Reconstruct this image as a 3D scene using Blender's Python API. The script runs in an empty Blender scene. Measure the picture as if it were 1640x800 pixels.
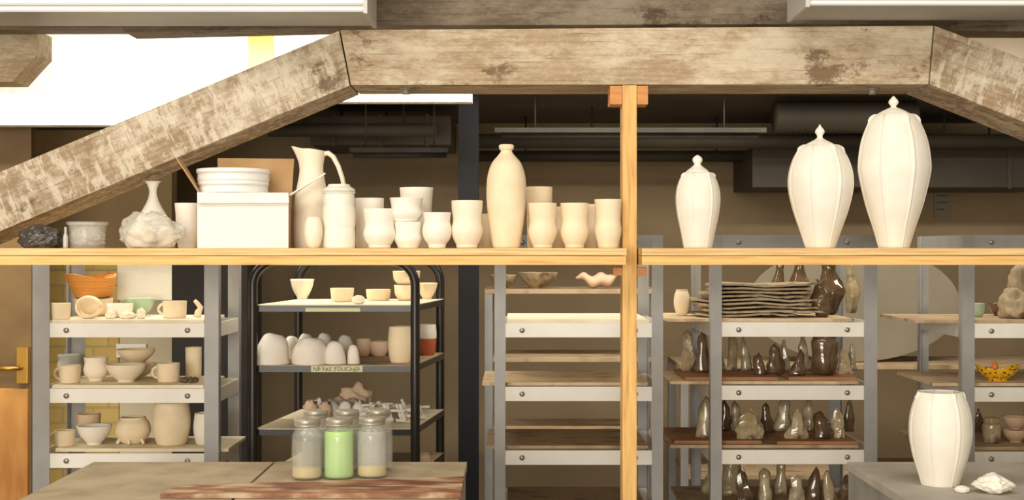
import bpy, bmesh, math, random
from mathutils import Vector, Matrix, noise
random.seed(7)
F=2200.0; H=1.55
col=bpy.context.scene.collection
def X(px,d): return (px-820)/F*d
def Z(py,d): return H+(400-py)/F*d
def C(r,g,b):
    f=lambda v:(v/255/12.92) if v/255<=0.04045 else ((v/255+0.055)/1.055)**2.4
    return (f(r),f(g),f(b),1)
# ---------------------------------------------------------------- materials
def mat(name,c1,c2=None,rough=.6,metal=0,scale=8,stretch=(1,1,1),bump=0,bscale=None,alpha=1,coat=0,c3=None,detail=6,lo=.35,hi=.65,trans=0):
    m=bpy.data.materials.new(name); m.use_nodes=True; nt=m.node_tree; N=nt.nodes; L=nt.links
    b=N['Principled BSDF']; b.inputs['Base Color'].default_value=C(*c1); b.inputs['Roughness'].default_value=rough
    b.inputs['Metallic'].default_value=metal; b.inputs['Alpha'].default_value=alpha
    b.inputs['Coat Weight'].default_value=coat; b.inputs['Transmission Weight'].default_value=trans
    tc=N.new('ShaderNodeTexCoord'); mp=N.new('ShaderNodeMapping'); mp.inputs['Scale'].default_value=stretch
    L.new(tc.outputs['Object'],mp.inputs['Vector'])
    nz=N.new('ShaderNodeTexNoise'); nz.inputs['Scale'].default_value=scale; nz.inputs['Detail'].default_value=detail
    L.new(mp.outputs['Vector'],nz.inputs['Vector'])
    if c2:
        r=N.new('ShaderNodeValToRGB'); r.color_ramp.elements[0].position=lo; r.color_ramp.elements[1].position=hi
        r.color_ramp.elements[0].color=C(*c1); r.color_ramp.elements[1].color=C(*c2)
        if c3:
            e=r.color_ramp.elements.new((lo+hi)/2); e.color=C(*c3)
        L.new(nz.outputs['Fac'],r.inputs['Fac']); L.new(r.outputs['Color'],b.inputs['Base Color'])
    if bump:
        n2=N.new('ShaderNodeTexNoise'); n2.inputs['Scale'].default_value=bscale or scale*2; n2.inputs['Detail'].default_value=5
        L.new(mp.outputs['Vector'],n2.inputs['Vector'])
        bp=N.new('ShaderNodeBump'); bp.inputs['Strength'].default_value=bump; bp.inputs['Distance'].default_value=.01
        L.new(n2.outputs['Fac'],bp.inputs['Height']); L.new(bp.outputs['Normal'],b.inputs['Normal'])
    return m
def beam_mat(name,dark,mid,light,stain,wash=.5,stainlo=.6,flake=0,washtop=.75):
    m=mat(name,mid,rough=.85); nt=m.node_tree; N=nt.nodes; L=nt.links; b=N['Principled BSDF']
    tc=N['Texture Coordinate']
    def nz(sc,st,det=8,rg=.6,off=0):
        mp=N.new('ShaderNodeMapping'); mp.inputs['Scale'].default_value=st; mp.inputs['Location'].default_value=(off,off,0)
        L.new(tc.outputs['Object'],mp.inputs['Vector'])
        n=N.new('ShaderNodeTexNoise'); n.inputs['Scale'].default_value=sc; n.inputs['Detail'].default_value=det; n.inputs['Roughness'].default_value=rg
        L.new(mp.outputs['Vector'],n.inputs['Vector']); return n
    def ramp(n,a,bb,top=1.0):
        r=N.new('ShaderNodeValToRGB'); r.color_ramp.elements[0].position=a; r.color_ramp.elements[1].position=bb
        r.color_ramp.elements[0].color=(0,0,0,1); r.color_ramp.elements[1].color=(top,top,top,1)
        L.new(n.outputs['Fac'],r.inputs['Fac']); return r
    def mix(f,A,B):
        mx=N.new('ShaderNodeMix'); mx.data_type='RGBA'; L.new(f.outputs['Color'],mx.inputs['Factor'])
        if isinstance(A,tuple): mx.inputs['A'].default_value=A
        else: L.new(A,mx.inputs['A'])
        if isinstance(B,tuple): mx.inputs['B'].default_value=B
        else: L.new(B,mx.inputs['B'])
        return mx.outputs['Result']
    c=mix(ramp(nz(3,(1,22,22),9,.7),.32,.66),C(*dark),C(*mid))
    c=mix(ramp(nz(3.4,(1,2,2.4),14,.8,3),wash-.05,wash+.09,washtop),c,C(*light))
    c=mix(ramp(nz(30,(1,2,2.4),8,.8,23),.5,.62,.35),c,C(*light))
    c=mix(ramp(nz(5,(.7,30,40),6,.6,12),.58,.66,.6),c,C(*stain))
    if flake:
        c=mix(ramp(nz(18,(2.6,1,.7),12,.72,9),.50,.58,.5),c,C(*dark))
        c=mix(ramp(nz(14,(2.2,1,.8),12,.72,19),.51,.57,.6),c,C(*light))
    c=mix(ramp(nz(2.2,(1,1,1.6),14,.78,6),stainlo,stainlo+.04,.8),c,C(*stain))
    L.new(c,b.inputs['Base Color'])
    f=nz(6,(.8,20,26),8,.7,12); bp=N.new('ShaderNodeBump'); bp.inputs['Strength'].default_value=.4; bp.inputs['Distance'].default_value=.004
    L.new(f.outputs['Fac'],bp.inputs['Height']); L.new(bp.outputs['Normal'],b.inputs['Normal'])
    return m
def brick_mat(name):
    m=mat(name,(200,170,90),rough=.8); nt=m.node_tree; N=nt.nodes; L=nt.links
    br=N.new('ShaderNodeTexBrick'); br.inputs['Scale'].default_value=3.6; br.inputs['Color1'].default_value=C(216,188,116); br.inputs['Color2'].default_value=C(206,176,104)
    br.inputs['Mortar'].default_value=C(186,164,112); br.inputs['Mortar Size'].default_value=.02
    mp=N['Mapping']; mp.inputs['Rotation'].default_value=(math.pi/2,0,0)
    L.new(mp.outputs['Vector'],br.inputs['Vector']); L.new(br.outputs['Color'],N['Principled BSDF'].inputs['Base Color'])
    return m
def basket_mat(name):
    m=mat(name,(214,140,50),rough=.7); nt=m.node_tree; N=nt.nodes; L=nt.links
    w=N.new('ShaderNodeTexWave'); w.bands_direction='Z'; w.inputs['Scale'].default_value=60; w.inputs['Distortion'].default_value=3
    L.new(N['Mapping'].outputs['Vector'],w.inputs['Vector'])
    r=N.new('ShaderNodeValToRGB'); r.color_ramp.elements[0].color=C(186,106,30); r.color_ramp.elements[1].color=C(236,172,86)
    L.new(w.outputs['Fac'],r.inputs['Fac']); L.new(r.outputs['Color'],N['Principled BSDF'].inputs['Base Color']); return m
def leopard_mat(name):
    m=mat(name,(230,170,20),rough=.3,coat=.5); nt=m.node_tree; N=nt.nodes; L=nt.links
    v=N.new('ShaderNodeTexVoronoi'); v.inputs['Scale'].default_value=85
    L.new(N['Mapping'].outputs['Vector'],v.inputs['Vector'])
    r=N.new('ShaderNodeValToRGB'); r.color_ramp.interpolation='CONSTANT'; r.color_ramp.elements[0].color=C(60,35,5); r.color_ramp.elements[1].position=.33; r.color_ramp.elements[1].color=C(238,182,30)
    L.new(v.outputs['Distance'],r.inputs['Fac']); L.new(r.outputs['Color'],N['Principled BSDF'].inputs['Base Color']); return m

M={}
M['white']=mat('bisque_white',(244,239,229),(240,233,219),.85,scale=20,bump=.04)
M['cream']=mat('bisque_cream',(245,234,214),(240,227,204),.85,scale=18,bump=.05)
M['peach']=mat('bisque_peach',(244,227,196),(237,216,182),.85,scale=18,bump=.05)
M['pink']=mat('bisque_pink',(230,202,172),(220,188,158),.85,scale=14,bump=.08)
M['plaster']=mat('plaster_white',(248,243,235),(240,232,221),.85,scale=12,bump=.15)
M['terra']=mat('terracotta',(190,100,60),(170,84,48),.7)
M['pine']=mat('pine_wood',(188,136,76),(240,202,134),.6,scale=5,stretch=(1,8,22),bump=.15,c3=(230,184,112),lo=.22,hi=.72,detail=9)
M['pinev']=mat('pine_wood_upright',(168,112,58),(236,194,122),.6,scale=5,stretch=(18,8,1.2),bump=.15,c3=(224,176,104),lo=.22,hi=.72,detail=9)
M['pinebright']=mat('yellow_pine_board',(232,176,72),(224,164,58),.6,scale=5)
M['ply']=mat('plywood_edge',(238,208,150),(206,162,102),.6,scale=4,stretch=(.8,4,70),bump=.1,lo=.38,hi=.62)
M['pinedark']=mat('orange_stained_wood',(192,126,66),(212,148,84),.6,scale=8,stretch=(1,4,10))
M['beam']=beam_mat('whitewashed_timber',(150,126,98),(186,164,132),(220,208,186),(108,84,60),.50,.575)
M['beamd']=beam_mat('weathered_timber',(136,112,86),(172,150,122),(220,210,190),(100,78,58),.50,.60,flake=1)
M['beamtop']=beam_mat('dark_old_timber',(96,82,66),(130,114,94),(160,148,128),(72,54,40),.52,.57)
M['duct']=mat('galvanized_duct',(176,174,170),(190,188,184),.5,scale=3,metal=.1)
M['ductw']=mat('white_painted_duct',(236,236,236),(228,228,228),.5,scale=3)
M['gsteel']=mat('grey_painted_steel',(158,157,157),(168,167,166),.5,scale=10,metal=.1)
M['wsteel']=mat('white_painted_steel',(244,242,236),(238,234,226),.5,scale=10,bump=.05)
M['black']=mat('black_tube_steel',(24,22,22),(34,30,30),.35,scale=8)
M['blackp']=mat('black_matte',(22,19,17),(28,24,22),.7)
M['board']=mat('worn_plywood_board',(208,178,138),(180,148,110),.75,scale=9,stretch=(1,3,1),bump=.12,c3=(220,198,162))
M['boardd']=mat('dark_plywood_board',(178,152,120),(150,122,94),.75,scale=7,stretch=(1,3,1),bump=.12,c3=(194,170,138))
M['boardl']=mat('clean_shelf_board',(240,232,208),(228,214,182),.75,scale=9,stretch=(1,3,1),bump=.1)
M['bolt']=mat('zinc_bolt',(190,188,182),None,.35,metal=.8)
M['wall']=mat('brown_wall',(162,143,114),(150,131,103),.9,scale=2,bump=.1)
M['wallbeige']=mat('beige_wall',(220,208,182),(212,198,170),.9,scale=2)
M['wallolive']=mat('olive_brown_wall',(156,134,98),(142,120,86),.9,scale=2)
M['ceil']=mat('dark_ceiling',(104,95,80),(90,81,68),.9,scale=2)
M['floor']=mat('concrete_floor',(150,142,132),(128,122,114),.8,scale=4,bump=.1)
M['whitewall']=mat('white_board_wall',(246,244,238),(228,224,214),.8,scale=4,stretch=(6,1,1))
M['brick']=brick_mat('yellow_brick')
M['navy']=mat('navy_steel_column',(14,16,23),(11,13,18),.85)
M['tabletop']=mat('canvas_table_top',(188,174,148),(160,144,118),.85,scale=6,bump=.15,c3=(176,161,134),detail=10)
M['tabler']=mat('grey_worn_table_top',(190,184,172),(166,160,148),.8,scale=6,bump=.12,detail=10)
M['zinc']=mat('table_steel_edge',(164,161,154),(142,138,130),.5,scale=9,metal=.2)
M['redboard']=mat('red_brown_paint_board',(112,68,44),(202,178,148),.65,scale=8,stretch=(1,3,2),bump=.3,c3=(160,112,80),lo=.36,hi=.62,detail=14)
M['card']=mat('cardboard',(190,154,110),(178,142,98),.85,scale=10)
M['cardw']=mat('white_card',(242,238,232),(236,231,222),.7,scale=10)
M['tub']=mat('white_plastic_tub',(242,240,236),None,.35)
M['blkbag']=mat('black_plastic',(60,55,50),(86,80,74),.25,bump=.6,bscale=30)
M['clrbag']=mat('cloudy_plastic',(242,238,228),(228,222,208),.12,bump=.5,bscale=10,alpha=.46,coat=.4)
M['clrtub']=mat('clear_plastic',(234,230,220),(212,206,194),.15,alpha=.3,scale=30)
M['glass']=mat('jar_glass',(236,238,228),None,.04,alpha=.13,coat=1)
M['jgreen']=mat('green_glaze_liquid',(186,226,140),(172,214,122),.4,scale=8,alpha=.95)
M['jclay']=mat('pale_residue',(222,218,200),(208,202,184),.5,scale=12,alpha=.15)
M['jyel']=mat('yellow_clay',(214,192,132),(200,174,110),.6,scale=20)
M['jwhite']=mat('milky_glaze',(234,234,224),(224,222,208),.45,scale=6,alpha=.3)
M['lid']=mat('tin_lid',(196,190,178),(166,158,142),.4,metal=.5,scale=20)
M['basket']=basket_mat('woven_orange')
M['leo']=leopard_mat('spotted_yellow_glaze')
M['orange']=mat('orange_glaze',(220,120,30),None,.4)
M['glaze']=mat('brown_gloss_glaze',(112,88,64),(66,50,36),.14,scale=11,bump=.35,coat=.8)
M['glaze2']=mat('olive_gloss_glaze',(166,146,110),(98,80,56),.14,scale=16,bump=.45,coat=.8,c3=(184,168,136))
M['glaze3']=mat('grey_gloss_glaze',(192,180,152),(134,116,90),.14,scale=18,bump=.45,coat=.8,c3=(164,150,122))
M['slab']=mat('grey_brown_slab',(158,140,110),(112,94,68),.6,scale=14,bump=.3,c3=(182,164,134))
M['tray']=mat('rust_brown_tray',(176,122,80),(142,98,64),.6,scale=8,bump=.15)
M['greygl']=mat('grey_glaze',(200,202,198),(178,178,172),.35,scale=9)
M['green']=mat('green_glaze',(182,204,178),(158,190,160),.35)
M['disc']=mat('pale_round_board',(146,138,121),(134,126,109),.85,scale=3)
M['paper']=mat('paper',(236,232,220),None,.9)
M['tape']=mat('green_masking_tape',(214,216,180),None,.8)
M['ink']=mat('ink',(96,94,78),None,.8)
M['brass']=mat('aged_brass',(176,136,64),None,.35,metal=.8)
M['doorw']=mat('varnished_door',(172,112,48),(208,150,76),.45,scale=3,stretch=(4,1,1),bump=.05)
M['doord']=mat('dark_olive_door',(118,94,56),(106,82,48),.6)
M['dark']=mat('dark_duct',(76,69,57),(64,57,47),.65,scale=3)
M['pipe']=mat('grey_pipe',(60,56,48),(50,46,40),.7)

# ---------------------------------------------------------------- builders
WL={}
def meta(o,label=None,cat=None,group=None,kind=None):
    if label:o['label']=label
    if cat:o['category']=cat
    if group:o['group']=group
    if kind:o['kind']=kind
    return o
def place(o,loc,parent=None):
    loc=Vector(loc); WL[o.name]=loc
    if parent: o.parent=parent; o.location=loc-WL[parent.name]
    else: o.location=loc
    col.objects.link(o); return o
def mk(name,verts,faces,m,loc,parent=None,smooth=False,bev=0):
    me=bpy.data.meshes.new(name); me.from_pydata([tuple(v) for v in verts],[],faces)
    bm=bmesh.new(); bm.from_mesh(me); bmesh.ops.recalc_face_normals(bm,faces=bm.faces)
    if bev: bmesh.ops.bevel(bm,geom=list(bm.edges),offset=bev,segments=2,affect='EDGES',profile=.7)
    bm.to_mesh(me); bm.free()
    if smooth: me.polygons.foreach_set('use_smooth',[True]*len(me.polygons))
    me.materials.append(M[m] if isinstance(m,str) else m)
    return place(bpy.data.objects.new(name,me),loc,parent)
def empty(name,loc):
    o=bpy.data.objects.new(name,None); o.empty_display_size=.05; return place(o,loc)
def box(name,x0,x1,y0,y1,z0,z1,m,parent=None,bev=.002):
    x0,x1=sorted((x0,x1)); y0,y1=sorted((y0,y1)); z0,z1=sorted((z0,z1))
    cx,cy=(x0+x1)/2,(y0+y1)/2
    v=[(x-cx,y-cy,z-z0) for x in(x0,x1) for y in(y0,y1) for z in(z0,z1)]
    f=[(0,1,3,2),(4,6,7,5),(0,4,5,1),(2,3,7,6),(0,2,6,4),(1,5,7,3)]
    bev=min(bev,(x1-x0)/4,(y1-y0)/4,(z1-z0)/4)
    return mk(name,v,f,m,(cx,cy,z0),parent,bev=bev)
def pbox(name,p0,p1,q0,q1,d0,d1,m,parent=None,bev=.002):
    return box(name,X(p0,d0),X(p1,d0),d0,d1,Z(q1,d0),Z(q0,d0),m,parent,bev)
def prism(name,pts,d0,d1,m,parent=None,ang=0,bev=.003):
    w=[Vector((X(p,d0),0,Z(q,d0))) for p,q in pts]
    c=sum(w,Vector())/len(w); R=Matrix.Rotation(-ang,3,'Y'); n=len(w)
    v=[R@(p-c) for p in w]+[R@(p-c)+Vector((0,d1-d0,0)) for p in w]
    f=[tuple(range(n)),tuple(range(2*n-1,n-1,-1))]+[(i,(i+1)%n,(i+1)%n+n,i+n) for i in range(n)]
    o=mk(name,v,f,m,(c.x,d0,c.z),parent,bev=bev); o.rotation_euler=(0,ang,0); return o
def lathe(name,prof,px,w,h,d,z,m,n=40,open_=True,t=None,fn=None,parent=None,sx=1,tilt=None,x=None,fine=4):
    """prof normalised (r,z); w,h pixels at depth d"""
    if isinstance(prof,str): prof=P_[prof]
    s=d/F; R=w/2*s; Hh=h*s; t=t or min(.006,R*.12)
    P=[]
    for i in range(len(prof)-1):     # catmull refine
        p0=prof[max(i-1,0)];p1=prof[i];p2=prof[i+1];p3=prof[min(i+2,len(prof)-1)]
        for k in range(fine):
            u=k/fine
            f_=lambda a,b,c,e:.5*(2*b+(c-a)*u+(2*a-5*b+4*c-e)*u*u+(3*b-a-3*c+e)*u**3)
            P.append((max(0,f_(p0[0],p1[0],p2[0],p3[0])),f_(p0[1],p1[1],p2[1],p3[1])))
    P.append(prof[-1])
    P=[(r*R,max(0,q)*Hh) for r,q in P]
    if open_:
        inner=[(max(r-t,.001),q) for r,q in reversed(P) if q>t*1.3]
        P=P+inner+[(0.0005,t*1.3)]
    P=[(0.0005,P[0][1])]+P
    if not open_: P.append((0.0003,P[-1][1]))
    V=[];Fc=[]
    for r,q in P:
        for k in range(n):
            a=2*math.pi*k/n; rr=r
            v=Vector((rr*math.cos(a)*sx,rr*math.sin(a),q))
            if fn: v=fn(v,a,q/Hh,R)
            V.append(v)
    for i in range(len(P)-1):
        for k in range(n):
            Fc.append((i*n+k,i*n+(k+1)%n,(i+1)*n+(k+1)%n,(i+1)*n+k))
    if tilt:
        T=Matrix.Rotation(tilt[0],3,'X')@Matrix.Rotation(tilt[1],3,'Y')
        V=[T@v for v in V]; mz=min(v.z for v in V); V=[Vector((v.x,v.y,v.z-mz)) for v in V]
    return mk(name,V,Fc,m,(X(px,d) if x is None else x,d,z),parent,smooth=True)
def tube(name,pts,r,m,loc,parent=None,n=12,rz=None):
    pts=[Vector(p) for p in pts]; V=[];Fc=[]; up=None
    for i,p in enumerate(pts):
        t=(pts[min(i+1,len(pts)-1)]-pts[max(i-1,0)]).normalized()
        if up is None: up=Vector((0,1,0)) if abs(t.y)<.9 else Vector((1,0,0))
        a=(up-t*up.dot(t)).normalized(); b=t.cross(a); up=a
        rr=r(i/(len(pts)-1)) if callable(r) else r
        for k in range(n):
            q=2*math.pi*k/n; V.append(p+a*math.cos(q)*rr*(rz or 1)+b*math.sin(q)*rr)
    for i in range(len(pts)-1):
        for k in range(n): Fc.append((i*n+k,i*n+(k+1)%n,(i+1)*n+(k+1)%n,(i+1)*n+k))
    Fc.append(tuple(range(n))); Fc.append(tuple(range(len(V)-1,len(V)-n-1,-1)))
    return mk(name,V,Fc,m,loc,parent,smooth=True)
def blob(name,px,w,h,d,z,m,dep=None,amp=.18,fr=3,seed=0,sub=4,parent=None,flat=True,shape=None,ridge=0):
    s=d/F; rx=w/2*s; rz=h/2*s; ry=(dep/2 if dep else rx*.8)
    bm=bmesh.new(); bmesh.ops.create_icosphere(bm,subdivisions=5 if ridge else sub,radius=1)
    for v in bm.verts:
        c=v.co.copy(); k=1+amp*noise.noise(c*fr+Vector((seed,seed*2,0)))+amp*.5*noise.noise(c*fr*2.5+Vector((seed,3,1)))
        if ridge: k+=ridge*(.25-abs(noise.noise(c*fr*1.6+Vector((seed,7,2)))))+ridge*.35*(.2-abs(noise.noise(c*fr*3.4+Vector((seed,1,5)))))
        c*=k
        if shape: c=shape(c)
        v.co=Vector((c.x*rx,c.y*ry,c.z*rz))
    if flat:
        lo=-rz*.72
        for v in bm.verts: v.co.z=max(v.co.z,lo)
        k=(2*rz)/(max(v.co.z for v in bm.verts)-lo)
        for v in bm.verts: v.co.z=(v.co.z-lo)*k
    me=bpy.data.meshes.new(name); bm.to_mesh(me); bm.free()
    me.polygons.foreach_set('use_smooth',[True]*len(me.polygons)); me.materials.append(M[m])
    return place(bpy.data.objects.new(name,me),(X(px,d),d,z),parent)
def shard(name,px,w,h,d,z,m,seed,top=.35,n=16,parent=None):
    rnd=random.Random(seed*7+3); s=d/F; V=[];Fc=[]; rings=14
    lean=rnd.uniform(-.6,.6); top=min(.95,top*rnd.uniform(.6,1.6)); tw=rnd.uniform(-.7,.7); flatn=rnd.uniform(.5,1); w*=rnd.uniform(.85,1.2); h*=rnd.uniform(.8,1.1)
    for i in range(rings):
        u=i/(rings-1); rr=(1+(top-1)*u**1.2)*math.sqrt(max(.03,1-u**7))*(1+.07*math.sin(u*8+seed))
        for k in range(n):
            a=2*math.pi*k/n; q=1+.5*noise.noise(Vector((math.cos(a)*1.8+seed*3.7,math.sin(a)*1.8,u*2.6)))
            r2=rr*q; ca,sa=math.cos(a),math.sin(a)*flatn
            zz=u*h*s*(1+.16*u*noise.noise(Vector((math.cos(a)+seed,math.sin(a),seed*.3))))
            V.append(Vector(((r2*(ca*math.cos(tw*u)-sa*math.sin(tw*u))+lean*u)*w/2*s,r2*(sa*math.cos(tw*u)+ca*math.sin(tw*u))*w/2.3*s,zz)))
    for i in range(rings-1):
        for k in range(n): Fc.append((i*n+k,i*n+(k+1)%n,(i+1)*n+(k+1)%n,(i+1)*n+k))
    Fc.append(tuple(range(n))); Fc.append(tuple(range(len(V)-1,len(V)-n-1,-1)))
    return mk(name,V,Fc,m,(X(px,d),d,z),parent,smooth=(seed%3!=0))
def handle(body,px,d,z0,zc,rad,hgt,side,thick,m):
    x0=X(px,d); pts=[]
    for i in range(13):
        a=-math.pi/2+math.pi*i/12
        pts.append(Vector((side*rad*math.cos(a),0,hgt/2*math.sin(a))))
    return tube('handle',pts,thick,m,(x0,d,zc),body,n=10,rz=1.3)

P_={
'tumbler':[(.62,0),(.68,.025),(.68,.07),(.82,.16),(.97,.30),(.99,.40),(.91,.53),(.89,.64),(.96,.82),(.98,1)],
'tumbler2':[(.70,0),(.75,.04),(.78,.10),(.93,.26),(.98,.40),(.90,.56),(.93,.78),(1,1)],
'cup':[(.55,0),(.60,.05),(.62,.11),(.88,.26),(1,.45),(.96,.62),(.88,.76),(.96,1)],
'straight':[(.86,0),(.93,.04),(.96,.3),(.98,.7),(1,1)],
'bowl':[(.42,0),(.44,.1),(.62,.28),(.86,.6),(1,1)],
'deep':[(.55,0),(.72,.12),(.92,.4),(.97,.7),(1,1)],
'round':[(.5,0),(.72,.1),(.95,.35),(1,.55),(.9,.8),(.72,.95),(.74,1)],
'barrel':[(.72,0),(.8,.04),(.95,.3),(1,.55),(.95,.8),(.88,1)],
'dish':[(.8,0),(.9,.2),(.96,.6),(1,1)],
}
def dz(z,py,lo,hi): return max(lo,min(hi,F*(H-z)/(py-400)))

# ================================================================= setting
CL=2.25
st=lambda o:meta(o,kind='structure')
st(box('floor',-4.5,4.5,-3.2,8.2,-.1,0,'floor'))
st(box('wall_back',-4.5,4.5,7.6,7.75,0,3.2,'wall'))
st(box('wall_left',-4.65,-4.5,-3.2,8.2,0,3.3,'wallbeige'))
st(box('wall_right',4.5,4.65,-3.2,8.2,0,3.3,'wallbeige'))
st(box('wall_rear',-4.5,4.5,-3.35,-3.2,0,3.3,'wallbeige'))
st(box('ceiling',-4.5,4.5,-3.2,5.5,3.2,3.3,'ceil'))
st(box('ceiling_low',-4.5,4.5,5.56,7.6,CL,CL+.08,'ceil'))
st(box('wall_bulkhead',-4.5,4.5,5.5,5.56,CL,3.2,'ceil'))
st(pbox('trim_1',-300,430,20,200,5.40,5.499,'whitewall'))
st(pbox('trim_2',430.5,756,20,163,5.42,5.499,'whitewall'))
st(pbox('trim_3',397,437,30,130,5.37,5.399,'pinebright'))
st(box('wall_partition',-4.4,X(275,6.3),6.3,6.4,0,2.1,'wallolive'))
st(box('wall_brick',X(60,6.25),X(190,6.25),6.25,6.299,0,1.5,'brick'))
st(box('wall_panel',X(190.5,6.25),X(275,6.25),6.26,6.299,0,1.5,'wallbeige'))
# door
dr=st(box('door_1',X(-130,5.6),X(50,5.6),5.6,5.65,0,2.05,'doord'))
box('door_panel',X(-120,5.58),X(44,5.58),5.58,5.599,.1,Z(622,5.58),'doorw',dr)
hb=pbox('door_handle',26,44,556,614,5.565,5.599,'brass',dr)
tube('handle_lever',[(0,0,0),(0,-.04,0),(-.02,-.05,0),(-.12,-.05,0)],.009,'brass',(X(34,5.57),5.565,Z(588,5.57)),hb)
c=box('black_cabinet',X(275,5.9),X(396,5.9),5.9,6.24,0,1.52,'blackp'); meta(c,'tall black cabinet standing against the partition','cabinet')
c=box('steel_column',X(734,5.8),X(766,5.8),5.8,5.92,0,CL-.001,'navy'); meta(c,'dark navy painted steel column','column')
# switch plate
sw=pbox('switch_plate',186,234,550,572,6.235,6.249,'tub'); meta(sw,'white light switch plate on the yellow brick wall','light switch')
for i in range(3): pbox('switch_toggle',193+i*14,199+i*14,555,567,6.228,6.2349,'wsteel',sw,.001)
# paper sign
sg=pbox('paper_notice',1497,1522,262,348,7.59,7.5999,'disc',bev=.0005); meta(sg,'narrow paper notice on the brown wall','notice')
for i in range(7): pbox('print_line',1501,1518 if i%3 else 1513,268+i*11,270+i*11,7.586,7.5895,'ink',sg,.0003)
pbox('print_block',1501,1517,264,274,7.586,7.5894,'ink',sg,.0003)

# ceiling services at the back
def duct(name,p0,p1,q0,q1,d0,d1,m,label,cat):
    o=pbox(name,p0,p1,q0,q1,d0,d1,m,bev=.006); meta(o,label,cat)
    for k in range(3):
        u=(k+.5)/3; pbox('duct_flange',p0+(p1-p0)*u-3,p0+(p1-p0)*u+3,q0-2,q1+2,d0-.008,d0-.0005,m,o)
        tube('hanger_rod',[(0,0,0),(0,0,CL-Z(q0,d0)-.0005)],.006,'pipe',(X(p0+(p1-p0)*u,d0),(d0+d1)/2,Z(q0,d0)),o,n=6)
    return o
duct('air_duct',497,722,185,232,6.4,7.0,'dark','rectangular sheet metal air duct below the ceiling','air duct')
duct('air_duct',1205,1700,236,300,6.9,7.5,'dark','long dark rectangular air duct against the back wall','air duct')
for (a,b,q,d) in((560,718,236,5.9),(792,1228,204,5.9)):
    o=pbox('strip_light',a,b,q,q+8,d,d+.1,'pipe'); meta(o,'unlit grey fluorescent strip light under the low ceiling','light fixture')
    tube('light_tube',[(-(b-a)/2*d/F*.95,0,0),((b-a)/2*d/F*.95,0,0)],.012,'pipe',(X((a+b)/2,d),d+.05,Z(q+8,d)-.008),o)
    for e in(.15,.85):
        tube('hanger_rod',[(0,0,0),(0,0,CL-Z(q,d)-.0005)],.004,'pipe',(X(a+(b-a)*e,d),d+.05,Z(q,d)),o,n=6)
for (zz,yy,a,b,r) in((2.09,6.2,430,700,.03),(2.08,6.7,760,1700,.035),(2.04,7.2,740,1250,.03)):
    o=tube('ceiling_pipe',[(X(a,yy),0,0),(X(b,yy),0,0)],r,'dark',(0,yy,zz)); meta(o,'grey metal pipe running below the low ceiling','pipe')
    for px in(a+(b-a)*.2,a+(b-a)*.8): tube('pipe_hanger',[(X(px,yy),0,0),(X(px,yy),0,CL-zz-.0005)],.005,'pipe',(0,yy,zz),o,n=6)
pts=[(-.1+i*.011,0,0) for i in range(60)]
o=tube('round_duct',pts,lambda u:.075+.005*math.sin(u*180),'dark',(X(1275,6.3),6.3,CL-.09),n=24); meta(o,'ribbed round flexible air duct below the ceiling','air duct')
for xx in(0,.4): tube('duct_hanger',[(xx,0,.07),(xx,0,.0895)],.006,'pipe',WL[o.name],o,n=6)

# ================================================================= timber truss
meta(prism('timber_beam',[(545,48),(1495,41),(1487,135),(562,136)],4.10,4.35,'beam'),'long horizontal whitewashed timber beam with dark water stains','beam')
for px in(650,1397):
    b=tube('beam_bolt',[(0,0,0),(0,0,-.018)],.012,'zinc',(X(px,4.2),4.2,Z(135.5,4.1)),n=6); meta(b,'steel bolt end under the timber beam','bolt')
    tube('bolt_washer',[(0,0,-.0),(0,0,-.004)],.022,'zinc',(X(px,4.2),4.2,Z(135.5,4.1)),b,n=16)
meta(prism('timber_brace',[(-60,300),(543,49),(560,137),(-60,395)],4.10,4.35,'beamd',ang=-math.atan2(251,603)),'sloping weathered timber brace with flaking whitewash','beam')
meta(prism('timber_brace',[(1497,41),(1720,124),(1720,228),(1489,135)],4.10,4.35,'beamd',ang=math.atan2(83,223)),'sloping weathered timber brace joining the beam','beam')
meta(prism('timber_joist',[(-1440,-60),(3080,-60),(3080,50),(1530,50),(1497,38),(545,41),(542,44),(200,52),(195,44),(-1440,44)],4.36,4.5,'beamtop'),'dark old timber joist resting above the beam','beam')
meta(prism('timber_corbel',[(-60,46),(59,48),(59,88),(20,131),(-60,131)],4.501,4.65,'beam'),'short chamfered timber beam end','beam')
for (p0,p1,q0,lab) in((-250,586,16,'white rectangular air duct with grey underside'),(1292,1900,6,'white rectangular air duct with lamp holes')):
    d0=3.85; z0=Z(q0,d0); xa,xb=X(p0,d0),X(p1,d0)
    o=box('overhead_duct',xa,xb,d0,4.09,z0,z0+.35,'ductw'); meta(o,lab,'air duct')
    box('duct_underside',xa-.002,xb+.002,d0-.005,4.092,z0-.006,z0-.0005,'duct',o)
    box('duct_seam',xa,xb,d0-.008,d0-.0005,z0+.012,z0+.018,'duct',o,.001)
    e=(xb if p0<0 else xa)
    box('duct_end_flange',e-.006,e+.006,d0-.015,4.096,z0-.012,z0+.35,'duct',o)
    for k in range(4):
        xx=xa+(xb-xa)*(.15+.23*k)
        tube('hanger_rod',[(0,0,0),(0,0,3.2-z0-.351)],.006,'pipe',(xx,4.0,z0+.35),o,n=6)

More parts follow.
